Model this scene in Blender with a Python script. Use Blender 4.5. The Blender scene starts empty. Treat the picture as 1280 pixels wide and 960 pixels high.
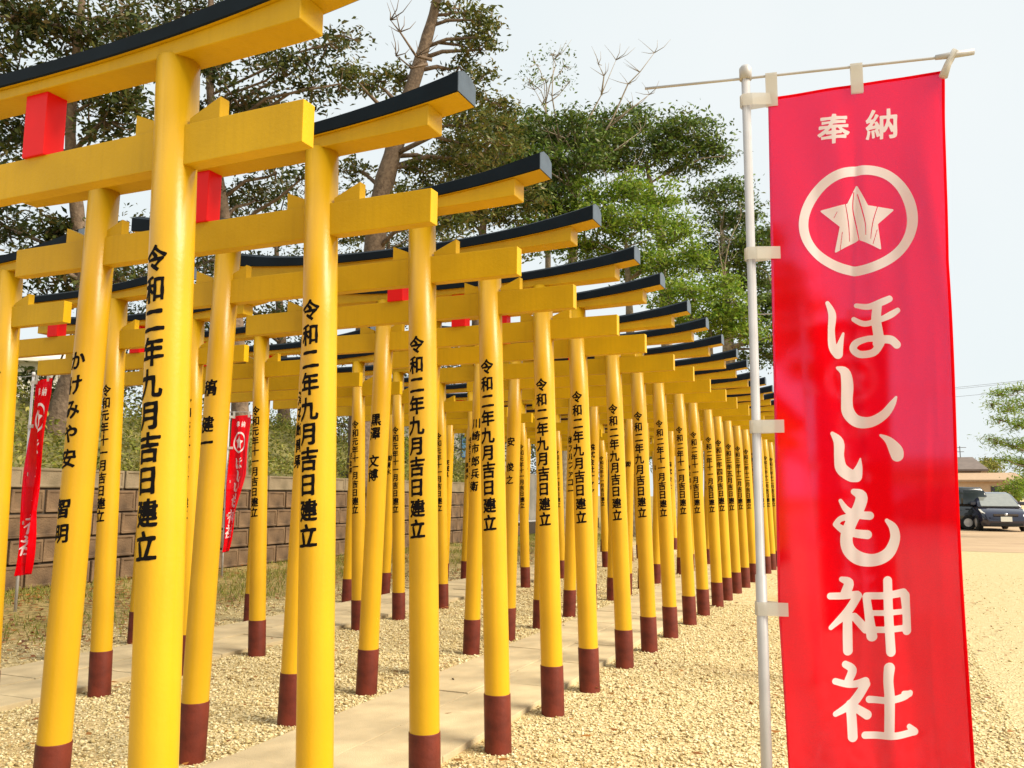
import bpy, bmesh, math, random
import numpy as np
from mathutils import Vector, Matrix

R = math.radians
random.seed(7); rng = np.random.default_rng(7)
SC = bpy.context.scene
COL = SC.collection

# ---------------------------------------------------------------- camera
CAM_H = 1.4
F_PX, PITCH, ROLL, YAW = 1072.5, 0.1283, 0.0059, -0.4054     # fitted; pixels of the 1280x960 photograph
_fw = Vector((math.sin(YAW)*math.cos(PITCH), math.cos(YAW)*math.cos(PITCH), math.sin(PITCH)))
_rt0 = Vector((math.cos(YAW), -math.sin(YAW), 0)); _up0 = _rt0.cross(_fw)
_rt = math.cos(ROLL)*_rt0 + math.sin(ROLL)*_up0
_up = -math.sin(ROLL)*_rt0 + math.cos(ROLL)*_up0
EYE = Vector((0, 0, CAM_H))
cd = bpy.data.cameras.new('camera'); cam = bpy.data.objects.new('camera', cd); COL.objects.link(cam)
cd.sensor_fit = 'HORIZONTAL'; cd.sensor_width = 36; cd.lens = F_PX/1280*36
cd.clip_start = 0.05; cd.clip_end = 3000
m = Matrix((_rt, _up, -_fw)).transposed().to_4x4(); m.translation = EYE
cam.matrix_world = m
SC.camera = cam

# ---------------------------------------------------------------- sky, sun, exposure
SUN_EL, SUN_AZ = 40, 91           # azimuth clockwise from +Y: the open car park side
w = bpy.data.worlds.new('World'); SC.world = w; w.use_nodes = True
nt = w.node_tree; nt.nodes.clear()
sky = nt.nodes.new('ShaderNodeTexSky'); sky.sky_type = 'NISHITA'; sky.sun_disc = False
sky.sun_elevation = R(SUN_EL); sky.sun_rotation = R(SUN_AZ); sky.air_density = 1.0; sky.dust_density = 3.0
tc = nt.nodes.new('ShaderNodeTexCoord'); no = nt.nodes.new('ShaderNodeTexNoise')
no.inputs['Scale'].default_value = 1.6; no.inputs['Detail'].default_value = 5
cr = nt.nodes.new('ShaderNodeValToRGB')
cr.color_ramp.elements[0].position = .3; cr.color_ramp.elements[0].color = (7.5, 8.3, 8.5, 1)
cr.color_ramp.elements[1].position = .75; cr.color_ramp.elements[1].color = (8.5, 8.9, 8.9, 1)
mx = nt.nodes.new('ShaderNodeMix'); mx.data_type = 'RGBA'; mx.inputs[0].default_value = 0.92
bg = nt.nodes.new('ShaderNodeBackground'); bg.inputs['Strength'].default_value = 0.080
wo = nt.nodes.new('ShaderNodeOutputWorld')
L = nt.links.new
L(tc.outputs['Generated'], no.inputs['Vector']); L(no.outputs['Fac'], cr.inputs['Fac'])
L(sky.outputs[0], mx.inputs[6]); L(cr.outputs[0], mx.inputs[7]); L(mx.outputs[2], bg.inputs['Color']); L(bg.outputs[0], wo.inputs[0])
sl = bpy.data.lights.new('sun', 'SUN'); sl.energy = 5.0; sl.angle = R(34); sl.color = (1, .91, .74)
so = bpy.data.objects.new('sun', sl); COL.objects.link(so)
_d = Vector((math.sin(R(SUN_AZ))*math.cos(R(SUN_EL)), math.cos(R(SUN_AZ))*math.cos(R(SUN_EL)), math.sin(R(SUN_EL))))
so.rotation_euler = _d.to_track_quat('Z', 'Y').to_euler(); so.location = (20, 0, 30)
SC.view_settings.view_transform = 'Standard'; SC.view_settings.look = 'None'
SC.view_settings.exposure = 0.5; SC.view_settings.gamma = 1; SC.view_settings.use_curve_mapping = False
SC.render.engine = 'CYCLES'; SC.cycles.max_bounces = 8; SC.cycles.transparent_max_bounces = 16

# ---------------------------------------------------------------- pixel helpers
def ray(u, v): return _fw + _rt*((u-640)/F_PX) - _up*((v-480)/F_PX)
def at_depth(u, v, d): return EYE + ray(u, v)*d
def at_z(u, v, z):
    r = ray(u, v); return EYE + r*((z-CAM_H)/r.z)

# ---------------------------------------------------------------- materials
def mat(name, col, rough=.6, var=.12, scale=8, bump=.0, bscale=60, metal=0, spec=.5, col2=None, coat=0, transl=0, island=0, objrand=0):
    mt = bpy.data.materials.new(name); mt.use_nodes = True; n = mt.node_tree; b = n.nodes['Principled BSDF']
    b.inputs['Roughness'].default_value = rough; b.inputs['Metallic'].default_value = metal
    b.inputs['Specular IOR Level'].default_value = spec; b.inputs['Coat Weight'].default_value = coat; b.inputs['Coat Roughness'].default_value = .12
    tcn = n.nodes.new('ShaderNodeTexCoord')
    nz = n.nodes.new('ShaderNodeTexNoise'); nz.inputs['Scale'].default_value = scale; nz.inputs['Detail'].default_value = 6
    rp = n.nodes.new('ShaderNodeValToRGB'); e = rp.color_ramp.elements
    c2 = col2 or tuple(min(1, c*(1+var)) for c in col); c1 = col if col2 else tuple(c*(1-var) for c in col)
    e[0].position = .32; e[1].position = .68; e[0].color = (*c1, 1); e[1].color = (*c2, 1)
    n.links.new(tcn.outputs['Object'], nz.inputs['Vector'])
    if island:
        g = n.nodes.new('ShaderNodeNewGeometry'); n.links.new(g.outputs['Random Per Island'], rp.inputs['Fac']); e[0].position = 0; e[1].position = 1
    else: n.links.new(nz.outputs['Fac'], rp.inputs['Fac'])
    csock = rp.outputs[0]
    if objrand:                                              # paint batches and sun-fading differ a little from piece to piece, with faint rain streaks
        oi = n.nodes.new('ShaderNodeObjectInfo'); mr = n.nodes.new('ShaderNodeMapRange'); mr.inputs[3].default_value = 1-objrand; mr.inputs[4].default_value = 1+objrand*.6
        mp = n.nodes.new('ShaderNodeMapping'); mp.inputs['Scale'].default_value = (38, 38, 1.3); st = n.nodes.new('ShaderNodeTexNoise'); st.inputs['Scale'].default_value = 1; st.inputs['Detail'].default_value = 4
        m2 = n.nodes.new('ShaderNodeMapRange'); m2.inputs[1].default_value = .34; m2.inputs[2].default_value = .52; m2.inputs[3].default_value = .955; m2.inputs[4].default_value = 1
        mm = n.nodes.new('ShaderNodeMath'); mm.operation = 'MULTIPLY'; vm = n.nodes.new('ShaderNodeVectorMath'); vm.operation = 'SCALE'
        k_ = n.links.new; k_(oi.outputs['Random'], mr.inputs[0]); k_(tcn.outputs['Object'], mp.inputs[0]); k_(mp.outputs[0], st.inputs['Vector']); k_(st.outputs['Fac'], m2.inputs[0])
        k_(mr.outputs[0], mm.inputs[0]); k_(m2.outputs[0], mm.inputs[1]); k_(rp.outputs[0], vm.inputs[0]); k_(mm.outputs[0], vm.inputs['Scale']); csock = vm.outputs[0]
    n.links.new(csock, b.inputs['Base Color'])
    if bump:
        bz = n.nodes.new('ShaderNodeTexNoise'); bz.inputs['Scale'].default_value = bscale; bz.inputs['Detail'].default_value = 8
        bp = n.nodes.new('ShaderNodeBump'); bp.inputs['Strength'].default_value = bump; bp.inputs['Distance'].default_value = .02
        n.links.new(tcn.outputs['Object'], bz.inputs['Vector']); n.links.new(bz.outputs['Fac'], bp.inputs['Height']); n.links.new(bp.outputs[0], b.inputs['Normal'])
    if transl:
        t = n.nodes.new('ShaderNodeBsdfTranslucent'); ms = n.nodes.new('ShaderNodeMixShader'); ms.inputs[0].default_value = transl
        o = n.nodes['Material Output']; n.links.new(rp.outputs[0], t.inputs['Color']); n.links.new(b.outputs[0], ms.inputs[1]); n.links.new(t.outputs[0], ms.inputs[2]); n.links.new(ms.outputs[0], o.inputs[0])
    return mt

def mat_ramp(name, stops, rough=.5, spec=.3, transl=.3):
    """leaf material: colour picked per leaf from the stops"""
    mt = mat(name, stops[0], rough, spec=spec, transl=transl, island=1)
    rp = next(x for x in mt.node_tree.nodes if x.type == 'VALTORGB'); e = rp.color_ramp.elements
    while len(e) < len(stops): e.new(.5)
    for i, c in enumerate(stops): e[i].position = i/(len(stops)-1); e[i].color = (*c, 1)
    return mt

def mat_cloth(name, col, tfac, tcol, transl=.35, blur=0):
    mt = bpy.data.materials.new(name); mt.use_nodes = True; n = mt.node_tree; n.nodes.clear()
    o = n.nodes.new('ShaderNodeOutputMaterial'); d = n.nodes.new('ShaderNodeBsdfDiffuse'); t = n.nodes.new('ShaderNodeBsdfTranslucent'); p = n.nodes.new('ShaderNodeBsdfRefraction' if blur else 'ShaderNodeBsdfTransparent')
    if blur: p.inputs['IOR'].default_value = 1.25; p.inputs['Roughness'].default_value = blur
    a = n.nodes.new('ShaderNodeMixShader'); b = n.nodes.new('ShaderNodeMixShader')
    tcn = n.nodes.new('ShaderNodeTexCoord'); wv = n.nodes.new('ShaderNodeTexNoise'); wv.inputs['Scale'].default_value = 420
    mp = n.nodes.new('ShaderNodeMapRange'); mp.inputs[1].default_value = .3; mp.inputs[2].default_value = .7; mp.inputs[3].default_value = tfac*.75; mp.inputs[4].default_value = tfac*1.25
    d.inputs[0].default_value = (*col, 1); t.inputs[0].default_value = (*col, 1); p.inputs[0].default_value = (*tcol, 1)
    a.inputs[0].default_value = transl
    k = n.links.new
    k(tcn.outputs['Object'], wv.inputs['Vector']); k(wv.outputs['Fac'], mp.inputs[0]); k(mp.outputs[0], b.inputs[0])
    k(d.outputs[0], a.inputs[1]); k(t.outputs[0], a.inputs[2]); k(a.outputs[0], b.inputs[1]); k(p.outputs[0], b.inputs[2]); k(b.outputs[0], o.inputs[0])
    return mt

M = {}
M['yellow'] = mat('gate_yellow', (.56, .325, .002), .42, var=.10, scale=3, bump=.08, bscale=90, spec=.22, objrand=.10)
M['post_yellow'] = mat('post_yellow', (.60, .332, .003), .34, var=.07, scale=2.5, bump=.04, bscale=70, spec=.55, objrand=.08)
M['brown'] = mat('sleeve_brown', (.12, .020, .010), .5, var=.35, scale=9, bump=.1, spec=.25)
M['red'] = mat('strut_red', (.74, .004, .004), .45, var=.06, spec=.25)
M['black'] = mat('cap_black', (.004, .008, .013), .6, var=.3, scale=5, spec=.12)
M['end_sheen'] = mat('end_sheen', (.055, .072, .095), .35, var=.15, scale=12, spec=.5)  # sky reflection on the black cap ends, painted as a grey colour
M['ink'] = mat('ink', (.004, .003, .004), .7, var=.2, spec=.1)
M['white'] = mat('pole_white', (.43, .41, .41), .4, var=.12)
M['tab'] = mat_cloth('tab_cloth', (.66, .62, .56), .12, (.9, .9, .9))
M['cloth'] = mat_cloth('red_cloth', (.93, .003, .008), .31, (.85, .68, 1.0), .40, blur=.13)
M['hem'] = mat_cloth('red_hem', (.80, .003, .008), .03, (.8, .68, 1.0), .3)
M['print'] = mat_cloth('white_print', (.86, .87, .85), .07, (1, 1, 1), .3)
M['slab'] = mat('slab_concrete', (.50, .40, .24), .85, var=.16, scale=4, bump=.25, bscale=140)
M['stone'] = mat_ramp('gravel_stone', [(.22, .15, .06), (.48, .36, .16), (.58, .47, .24), (.64, .53, .29), (.70, .60, .35), (.78, .69, .45)], rough=.85, spec=.2, transl=0)
M['litter'] = mat_ramp('leaf_litter', [(.10, .035, .012), (.22, .08, .02), (.35, .14, .03), (.16, .09, .03)], transl=.15)
M['bark'] = mat('bark', (.10, .065, .042), .9, col2=(.21, .145, .095), scale=14, bump=.8, bscale=25)
M['bark_pale'] = mat('bark_pale', (.17, .13, .09), .9, col2=(.34, .28, .20), scale=10, bump=.6, bscale=25)
M['leaf_dark'] = mat_ramp('leaf_dark', [(.022, .034, .009), (.045, .062, .014), (.09, .10, .02), (.13, .085, .03)], rough=.45, spec=.25)
M['leaf_olive'] = mat_ramp('leaf_olive', [(.035, .05, .011), (.075, .095, .016), (.15, .155, .025), (.19, .13, .035)], rough=.45, spec=.25)
M['leaf_green'] = mat_ramp('leaf_green', [(.025, .06, .01), (.08, .14, .016), (.17, .25, .03), (.12, .12, .03), (.05, .10, .013)], spec=.4)
M['leaf_bright'] = mat_ramp('leaf_bright', [(.05, .11, .01), (.15, .26, .018), (.30, .42, .04), (.24, .27, .04), (.09, .16, .014)], spec=.3, transl=.4)
M['leaf_straw'] = mat_ramp('leaf_straw', [(.12, .16, .02), (.22, .22, .035), (.32, .27, .07), (.08, .12, .02)], spec=.2, transl=.3)
M['block'] = mat('wall_block', (.055, .031, .015), .9, col2=(.18, .108, .055), scale=2.2, bump=.6, bscale=40)
M['block_cap'] = mat('wall_cap', (.12, .09, .05), .9, col2=(.22, .165, .10), scale=3, bump=.4, bscale=40)
M['mortar'] = mat('wall_mortar', (.05, .035, .022), .95, bump=.4)
M['concrete'] = mat('grey_concrete', (.26, .24, .21), .9, var=.2, scale=2, bump=.3)

def ground_mat():
    mt = bpy.data.materials.new('ground'); mt.use_nodes = True; n = mt.node_tree; b = n.nodes['Principled BSDF']; k = n.links.new
    b.inputs['Roughness'].default_value = .92; b.inputs['Specular IOR Level'].default_value = .2
    g = n.nodes.new('ShaderNodeNewGeometry')
    vo = n.nodes.new('ShaderNodeTexVoronoi'); vo.inputs['Scale'].default_value = 55
    n1 = n.nodes.new('ShaderNodeTexNoise'); n1.inputs['Scale'].default_value = .55; n1.inputs['Detail'].default_value = 8
    n2 = n.nodes.new('ShaderNodeTexNoise'); n2.inputs['Scale'].default_value = 14; n2.inputs['Detail'].default_value = 8
    for x in (vo, n1, n2): k(g.outputs['Position'], x.inputs['Vector'])
    def ramp(a, b2, p0=.3, p1=.7):
        r = n.nodes.new('ShaderNodeValToRGB'); r.color_ramp.elements[0].position = p0; r.color_ramp.elements[1].position = p1
        r.color_ramp.elements[0].color = (*a, 1); r.color_ramp.elements[1].color = (*b2, 1); return r
    def mixc(f, a, b2, t='MIX'):
        x = n.nodes.new('ShaderNodeMix'); x.data_type = 'RGBA'; x.blend_type = t
        if isinstance(f, float): x.inputs[0].default_value = f
        else: k(f, x.inputs[0])
        k(a, x.inputs[6]); k(b2, x.inputs[7]); return x.outputs[2]
    gcol = ramp((.38, .28, .12), (.70, .58, .34), .1, .9); sep = n.nodes.new('ShaderNodeSeparateColor'); k(vo.outputs['Color'], sep.inputs[0]); k(sep.outputs[0], gcol.inputs['Fac'])
    dirt = ramp((.40, .27, .11), (.60, .45, .23)); k(n2.outputs['Fac'], dirt.inputs['Fac'])
    fd = ramp((0, 0, 0), (1, 1, 1), .52, .66); k(n1.outputs['Fac'], fd.inputs['Fac'])
    c = mixc(fd.outputs[0], gcol.outputs[0], dirt.outputs[0])
    sx = n.nodes.new('ShaderNodeSeparateXYZ'); k(g.outputs['Position'], sx.inputs[0])
    def mr(sock, a, b2):
        x = n.nodes.new('ShaderNodeMapRange'); x.inputs[1].default_value = a; x.inputs[2].default_value = b2; k(sock, x.inputs[0]); return x.outputs[0]
    wob = n.nodes.new('ShaderNodeMath'); wob.operation = 'MULTIPLY_ADD'; wob.inputs[1].default_value = 2.2; k(n1.outputs['Fac'], wob.inputs[0]); k(sx.outputs['X'], wob.inputs[2])
    # grassy, littered earth towards the wall (x < -7)
    earth = ramp((.15, .12, .03), (.44, .31, .13), .35, .65); k(n2.outputs['Fac'], earth.inputs['Fac'])
    c = mixc(mr(wob.outputs[0], -5.3, -6.9), c, earth.outputs[0])
    # trodden pale sand on the open side (x > 0)
    sand = ramp((.43, .33, .16), (.60, .50, .29), .25, .75); k(n2.outputs['Fac'], sand.inputs['Fac'])
    c = mixc(mr(wob.outputs[0], .9, 2.2), c, sand.outputs[0])
    k(c, b.inputs['Base Color'])
    bp = n.nodes.new('ShaderNodeBump'); bp.inputs['Strength'].default_value = .7; bp.inputs['Distance'].default_value = .015
    k(vo.outputs['Distance'], bp.inputs['Height']); k(bp.outputs[0], b.inputs['Normal'])
    return mt
M['ground'] = ground_mat()

# ---------------------------------------------------------------- mesh helpers
def mesh(name, verts, faces, m, smooth=False):
    me = bpy.data.meshes.new(name); me.from_pydata([tuple(v) for v in verts], [], faces); me.update()
    for mm in (m if isinstance(m, (list, tuple)) else [m]): me.materials.append(mm)
    if smooth: me.polygons.foreach_set('use_smooth', [True]*len(me.polygons))
    return me
def from_bm(name, bm, m, smooth=False):
    me = bpy.data.meshes.new(name); bm.normal_update(); bm.to_mesh(me); bm.free()
    for mm in (m if isinstance(m, (list, tuple)) else [m]): me.materials.append(mm)
    if smooth: me.polygons.foreach_set('use_smooth', [True]*len(me.polygons))
    return me
def obj(name, me, parent=None, loc=None, rz=None):
    o = bpy.data.objects.new(name, me); COL.objects.link(o)
    if parent: o.parent = parent
    if loc is not None: o.location = loc
    if rz is not None: o.rotation_euler = (0, 0, rz)
    return o
def tag(o, label=None, cat=None, group=None, kind=None):
    for k, v in (('label', label), ('category', cat), ('group', group), ('kind', kind)):
        if v: o[k] = v
    return o
def empty(name, loc=(0, 0, 0), rz=0):
    o = bpy.data.objects.new(name, None); COL.objects.link(o); o.location = loc; o.rotation_euler = (0, 0, rz); o.empty_display_size = .2; return o
def box_bm(bm, a, b, bev=0):
    r = bmesh.ops.create_cube(bm, size=1)['verts']
    for v in r: v.co = Vector([a[i]+(v.co[i]+.5)*(b[i]-a[i]) for i in range(3)])
    if bev: bmesh.ops.bevel(bm, geom=list({e for v in r for e in v.link_edges}), offset=bev, segments=2, affect='EDGES', profile=.7)
    return r
def box(name, a, b, m, bev=.004):
    bm = bmesh.new(); box_bm(bm, a, b, bev); return from_bm(name, bm, m)
def tube_np(path, radii, seg=8, cap=True):
    """vertices and faces of a tapered tube along path"""
    V = []; Fc = []; path = [Vector(p) for p in path]; n = len(path)
    for i, p in enumerate(path):
        t = (path[min(i+1, n-1)]-path[max(i-1, 0)]).normalized()
        a = t.orthogonal().normalized() if i == 0 else (a - t*a.dot(t)).normalized()
        b = t.cross(a)
        for k in range(seg):
            an = 2*math.pi*k/seg; V.append(p+(a*math.cos(an)+b*math.sin(an))*radii[i])
    for i in range(n-1):
        for k in range(seg):
            Fc.append((i*seg+k, i*seg+(k+1) % seg, (i+1)*seg+(k+1) % seg, (i+1)*seg+k))
    if cap: Fc.append(tuple(range((n-1)*seg, n*seg))); Fc.append(tuple(reversed(range(seg))))
    return V, Fc
def tube(name, path, radii, m, seg=10):
    if not isinstance(radii, (list, tuple)): radii = [radii]*len(path)
    V, Fc = tube_np(path, radii, seg); return mesh(name, V, Fc, m, True)
class Tubes:
    def __init__(s): s.V = []; s.F = []
    def add(s, path, radii, seg=6):
        V, Fc = tube_np(path, radii, seg); o = len(s.V); s.V += V; s.F += [tuple(i+o for i in f) for f in Fc]
    def build(s, name, m): return mesh(name, s.V, s.F, m, True)

def quads_mesh(name, P, m):
    """P: (n,4,3) float array -> mesh of n separate quads"""
    n = len(P); me = bpy.data.meshes.new(name)
    me.vertices.add(n*4); me.vertices.foreach_set('co', P.reshape(-1).astype(np.float32))
    me.loops.add(n*4); me.loops.foreach_set('vertex_index', np.arange(n*4, dtype=np.int32))
    me.polygons.add(n); me.polygons.foreach_set('loop_start', np.arange(0, n*4, 4, dtype=np.int32)); me.polygons.foreach_set('loop_total', np.full(n, 4, np.int32))
    me.update(calc_edges=True); me.materials.append(m); return me
def leaf_quads(C, size, up=.35, aspect=.42):
    """diamond leaves at centres C (n,3), random directions, sizes"""
    n = len(C)
    d = rng.normal(size=(n, 3)); d[:, 2] *= .7; d /= np.linalg.norm(d, axis=1)[:, None]
    nn = rng.normal(size=(n, 3)); nn[:, 2] += up*3; s = np.cross(d, nn); s /= np.linalg.norm(s, axis=1)[:, None]+1e-9
    L_ = (size*rng.uniform(.6, 1.25, n))[:, None]
    up_ = np.cross(s, d)
    a = C-d*L_*.5; b = C+d*L_*.5+up_*L_*-.08; l = C+s*L_*aspect*.5+up_*L_*.06-d*L_*.06; r = C-s*L_*aspect*.5+up_*L_*.06-d*L_*.06
    return np.stack([a, l, b, r], 1)

# ---------------------------------------------------------------- ground, paths, car park
def hill(x, y):
    d = -11.52-x
    if d <= 0: return 0.
    t = min(1, d/3.2); t = t*t*(3-2*t)
    return 1.735 + t*1.25 + .10*math.sin(y*.9+x)*t + .07*math.sin(2.1*y-.7*x)*t + max(0, min(d-3, 40))*.012
gr = obj('ground', mesh('ground', [(-900, -300, 0), (900, -300, 0), (900, 1500, 0), (-900, 1500, 0)], [(0, 1, 2, 3)], M['ground'])); tag(gr, kind='structure')
xs = [-11.52-.001]+list(np.linspace(-11.75, -16, 14))+list(np.linspace(-17, -70, 12)); ys = list(np.linspace(-6, 27.3, 70))
V = [(x, y, hill(x, y)) for y in ys for x in xs]; nx = len(xs)
Fc = [(j*nx+i, (j+1)*nx+i, (j+1)*nx+i+1, j*nx+i+1) for j in range(len(ys)-1) for i in range(nx-1)]
M['bank'] = mat('bank_earth', (.06, .06, .016), .95, col2=(.22, .19, .06), scale=1.2, bump=.6, bscale=9)
tag(obj('bank', mesh('bank', V, Fc, M['bank'], True)), kind='structure')

def path(name, x0, x1, y0, y1, seed):
    p = empty(name); tag(p, kind='structure'); rr = random.Random(seed)
    wd = (x1-x0)/2; ln = .9; me = []
    for s in range(4):
        bm = bmesh.new(); v = box_bm(bm, (-wd/2+.004, -ln/2+.004, -.06), (wd/2-.004, ln/2-.004, .035), .006)
        me.append(from_bm('paving_slab', bm, M['slab']))
    for c in range(2):
        y = y0 + (.45 if c else 0)
        while y < y1:
            o = obj('paving_slab', me[rr.randrange(4)], p, (x0+wd*(c+.5), y, rr.uniform(-.004, .003))); o.rotation_euler = (rr.uniform(-.004, .004), rr.uniform(-.006, .006), math.pi*rr.randrange(2))
            y += ln
    return p
path('front_path', -3.22, -2.18, 1.5, 27, 1)
path('rear_path', -6.36, -5.26, 1.5, 27, 2)
M['asphalt'] = mat('car_park', (.36, .24, .14), .9, col2=(.46, .32, .19), scale=.7, bump=.2, bscale=80)
tag(obj('car_park', mesh('car_park', [(-4, 26, .004), (60, 22.5, .004), (90, 62, .004), (-10, 62, .004)], [(0, 1, 2, 3)], M['asphalt'])), kind='structure')

# ---------------------------------------------------------------- retaining wall, every block a part
def block_mesh(w_, h_, m):
    bm = bmesh.new(); box_bm(bm, (0, -w_/2+.016, .016), (.14, w_/2-.016, h_-.016), .016)
    f = max(bm.faces, key=lambda f: (f.normal.x > .9, f.calc_area()))
    r = bmesh.ops.inset_region(bm, faces=[f], thickness=.032)
    r = bmesh.ops.inset_region(bm, faces=[f], thickness=.012, depth=-.014)
    for v in bm.verts: v.co += Vector((random.uniform(-.004, .006), random.uniform(-.004, .004), random.uniform(-.004, .004)))
    return from_bm('wall_block', bm, m)
BW, BH, WX = .56, .362, -11.5
wall = empty('retaining_wall', (WX, 6, 0)); tag(wall, 'brown block retaining wall below the planted bank', 'wall')
obj('wall_core', box('wall_core', (-.13, 0, -.1), (.06, 21.2, 1.74), M['mortar'], 0), wall)
bms = [block_mesh(BW, BH, M['block']) for _ in range(4)]; cms = [block_mesh(.9, BH*.88, M['block_cap']) for _ in range(2)]
for c in range(4):
    for i in range(38):
        y = (i+.5*(c % 2))*BW + .28
        if y < 21.1: obj('wall_block', random.choice(bms), wall, (random.uniform(-.02, .012)-.012*c, y, c*BH))
for i in range(23): obj('coping_block', cms[i % 2], wall, (-.035+random.uniform(-.006, .006), .46+i*.9, 4*BH))
cw = empty('concrete_wall', (-11.7, 27.4, 0)); tag(cw, 'plain grey concrete wall past the end of the block wall', 'wall')
obj('wall_panel', box('wall_panel', (-.15, 0, -.1), (.1, 9, 2.15), M['concrete'], .02), cw)
obj('wall_footing', box('wall_footing', (.101, 0, -.1), (.25, 9, .42), M['mortar'], .02), cw)
obj('wall_pipe', tube('wall_pipe', [(.2, 0, .47), (.2, 9, .47)], .035, M['white']), cw)

# ---------------------------------------------------------------- torii gates
AB, AT, PR, ZS = .7018, .6206, .0696, 2.808
def axis_x(z): return -(AB-AT)*z/ZS           # inward lean of the right post, local to its foot
def post_mesh():
    bm = bmesh.new(); n = 40; rings = []
    for z in (.0, .306, .9, 1.5, 2.1, ZS+.01):
        rings.append([bm.verts.new((axis_x(z)+PR*(1.02-.035*z/ZS)*math.cos(2*math.pi*k/n), PR*(1.02-.035*z/ZS)*math.sin(2*math.pi*k/n), z)) for k in range(n)])
    for a, b in zip(rings, rings[1:]):
        for k in range(n): bm.faces.new((a[k], a[(k+1) % n], b[(k+1) % n], b[k]))
    bm.faces.new(rings[-1])
    return from_bm('post', bm, M['post_yellow'], True)
def sleeve_mesh():
    bm = bmesh.new(); n = 40; rings = []
    for z, r in ((-.15, PR*1.075), (.302, PR*1.07), (.306, PR*1.055), (.307, PR*.9)):
        rings.append([bm.verts.new((axis_x(z)+r*math.cos(2*math.pi*k/n), r*math.sin(2*math.pi*k/n), z)) for k in range(n)])
    for a, b in zip(rings, rings[1:]):
        for k in range(n): bm.faces.new((a[k], a[(k+1) % n], b[(k+1) % n], b[k]))
    me = from_bm('base_sleeve', bm, M['brown'], True); return me
def k_top(x): return 2.893+.112*(abs(x)/1.29)**2.5
def k_bot(x): return k_top(x)-(.048+.032*(abs(x)/1.29)**3)
def beam(name, half, prof, mats, n=32, bottom_slot=None, bev=.003):
    """curved beam: prof(x) gives the cross-section polygon [(y,z)...]"""
    bm = bmesh.new(); rings = []
    for i in range(n+1):
        x = -half+2*half*i/n; rings.append([bm.verts.new((x, y, z)) for y, z in prof(x)])
    c = len(rings[0])
    for a, b in zip(rings, rings[1:]):
        for k in range(c):
            f = bm.faces.new((a[k], a[(k+1) % c], b[(k+1) % c], b[k]))
            if bottom_slot is not None and k in bottom_slot: f.material_index = 1
    bm.faces.new(list(reversed(rings[0]))); bm.faces.new(rings[-1])
    bmesh.ops.recalc_face_normals(bm, faces=bm.faces)
    if bev:
        es = [e for e in bm.edges if len(e.link_faces) == 2 and e.calc_face_angle(0) > .5]
        bmesh.ops.bevel(bm, geom=es, offset=bev, segments=1, affect='EDGES')
    return from_bm(name, bm, mats)
TK = .155
cap_me = beam('top_rail', 1.29, lambda x: [(-TK/2+.006, k_bot(x)), (TK/2-.006, k_bot(x)), (TK/2, k_bot(x)+.004), (TK/2, k_top(x)), (.03, k_top(x)+.024), (-.03, k_top(x)+.024), (-TK/2, k_top(x)), (-TK/2, k_bot(x)+.004)], [M['black'], M['yellow']], bottom_slot=(0,), bev=0)
def end_mesh():  # added thin face for the painted sky sheen; the cap sheet itself is black
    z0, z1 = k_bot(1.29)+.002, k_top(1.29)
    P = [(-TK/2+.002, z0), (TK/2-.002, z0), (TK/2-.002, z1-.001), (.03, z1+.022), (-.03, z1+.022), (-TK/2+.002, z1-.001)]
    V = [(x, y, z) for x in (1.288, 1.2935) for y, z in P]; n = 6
    return mesh('end_sheen_face', V, [tuple(range(n, 2*n)), tuple(reversed(range(n)))]+[(i, (i+1) % n, (i+1) % n+n, i+n) for i in range(n)], M['end_sheen'])
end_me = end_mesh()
lin_me = beam('lintel', 1.156, lambda x: [(-.058, ZS+.012*(abs(x)/1.156)**3), (.058, ZS+.012*(abs(x)/1.156)**3), (.058, k_bot(x)+.001), (-.058, k_bot(x)+.001)], M['yellow'])
tie_me = box('tie_beam', (-1.158, -.028, 2.443), (1.158, .028, 2.578), M['yellow'], .003)
strut_me = box('strut', (-.054, -.04, 2.5775), (.054, .04, ZS+.002), M['red'], .003)
def wedge_mesh(s):
    x0 = .055; x1 = .18
    pts = [(x0, 2.5785), (x1, 2.5785), (x1, 2.653), (x0, 2.60)]
    V = [(s*x, y, z) for y in (-.021, .021) for x, z in pts]
    Fc = [(0, 1, 2, 3), (7, 6, 5, 4)]+[(i, i+4, (i+1) % 4+4, (i+1) % 4) for i in range(4)]
    bm = bmesh.new(); vs = [bm.verts.new(v) for v in V]
    for f in Fc: bm.faces.new([vs[i] for i in f])
    bmesh.ops.recalc_face_normals(bm, faces=bm.faces); bmesh.ops.bevel(bm, geom=bm.edges[:], offset=.002, segments=1, affect='EDGES')
    return from_bm('wedge', bm, M['yellow'])
wedge_me = {s: wedge_mesh(s) for s in (1, -1)}
post_me = post_mesh(); sleeve_me = sleeve_mesh()

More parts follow.
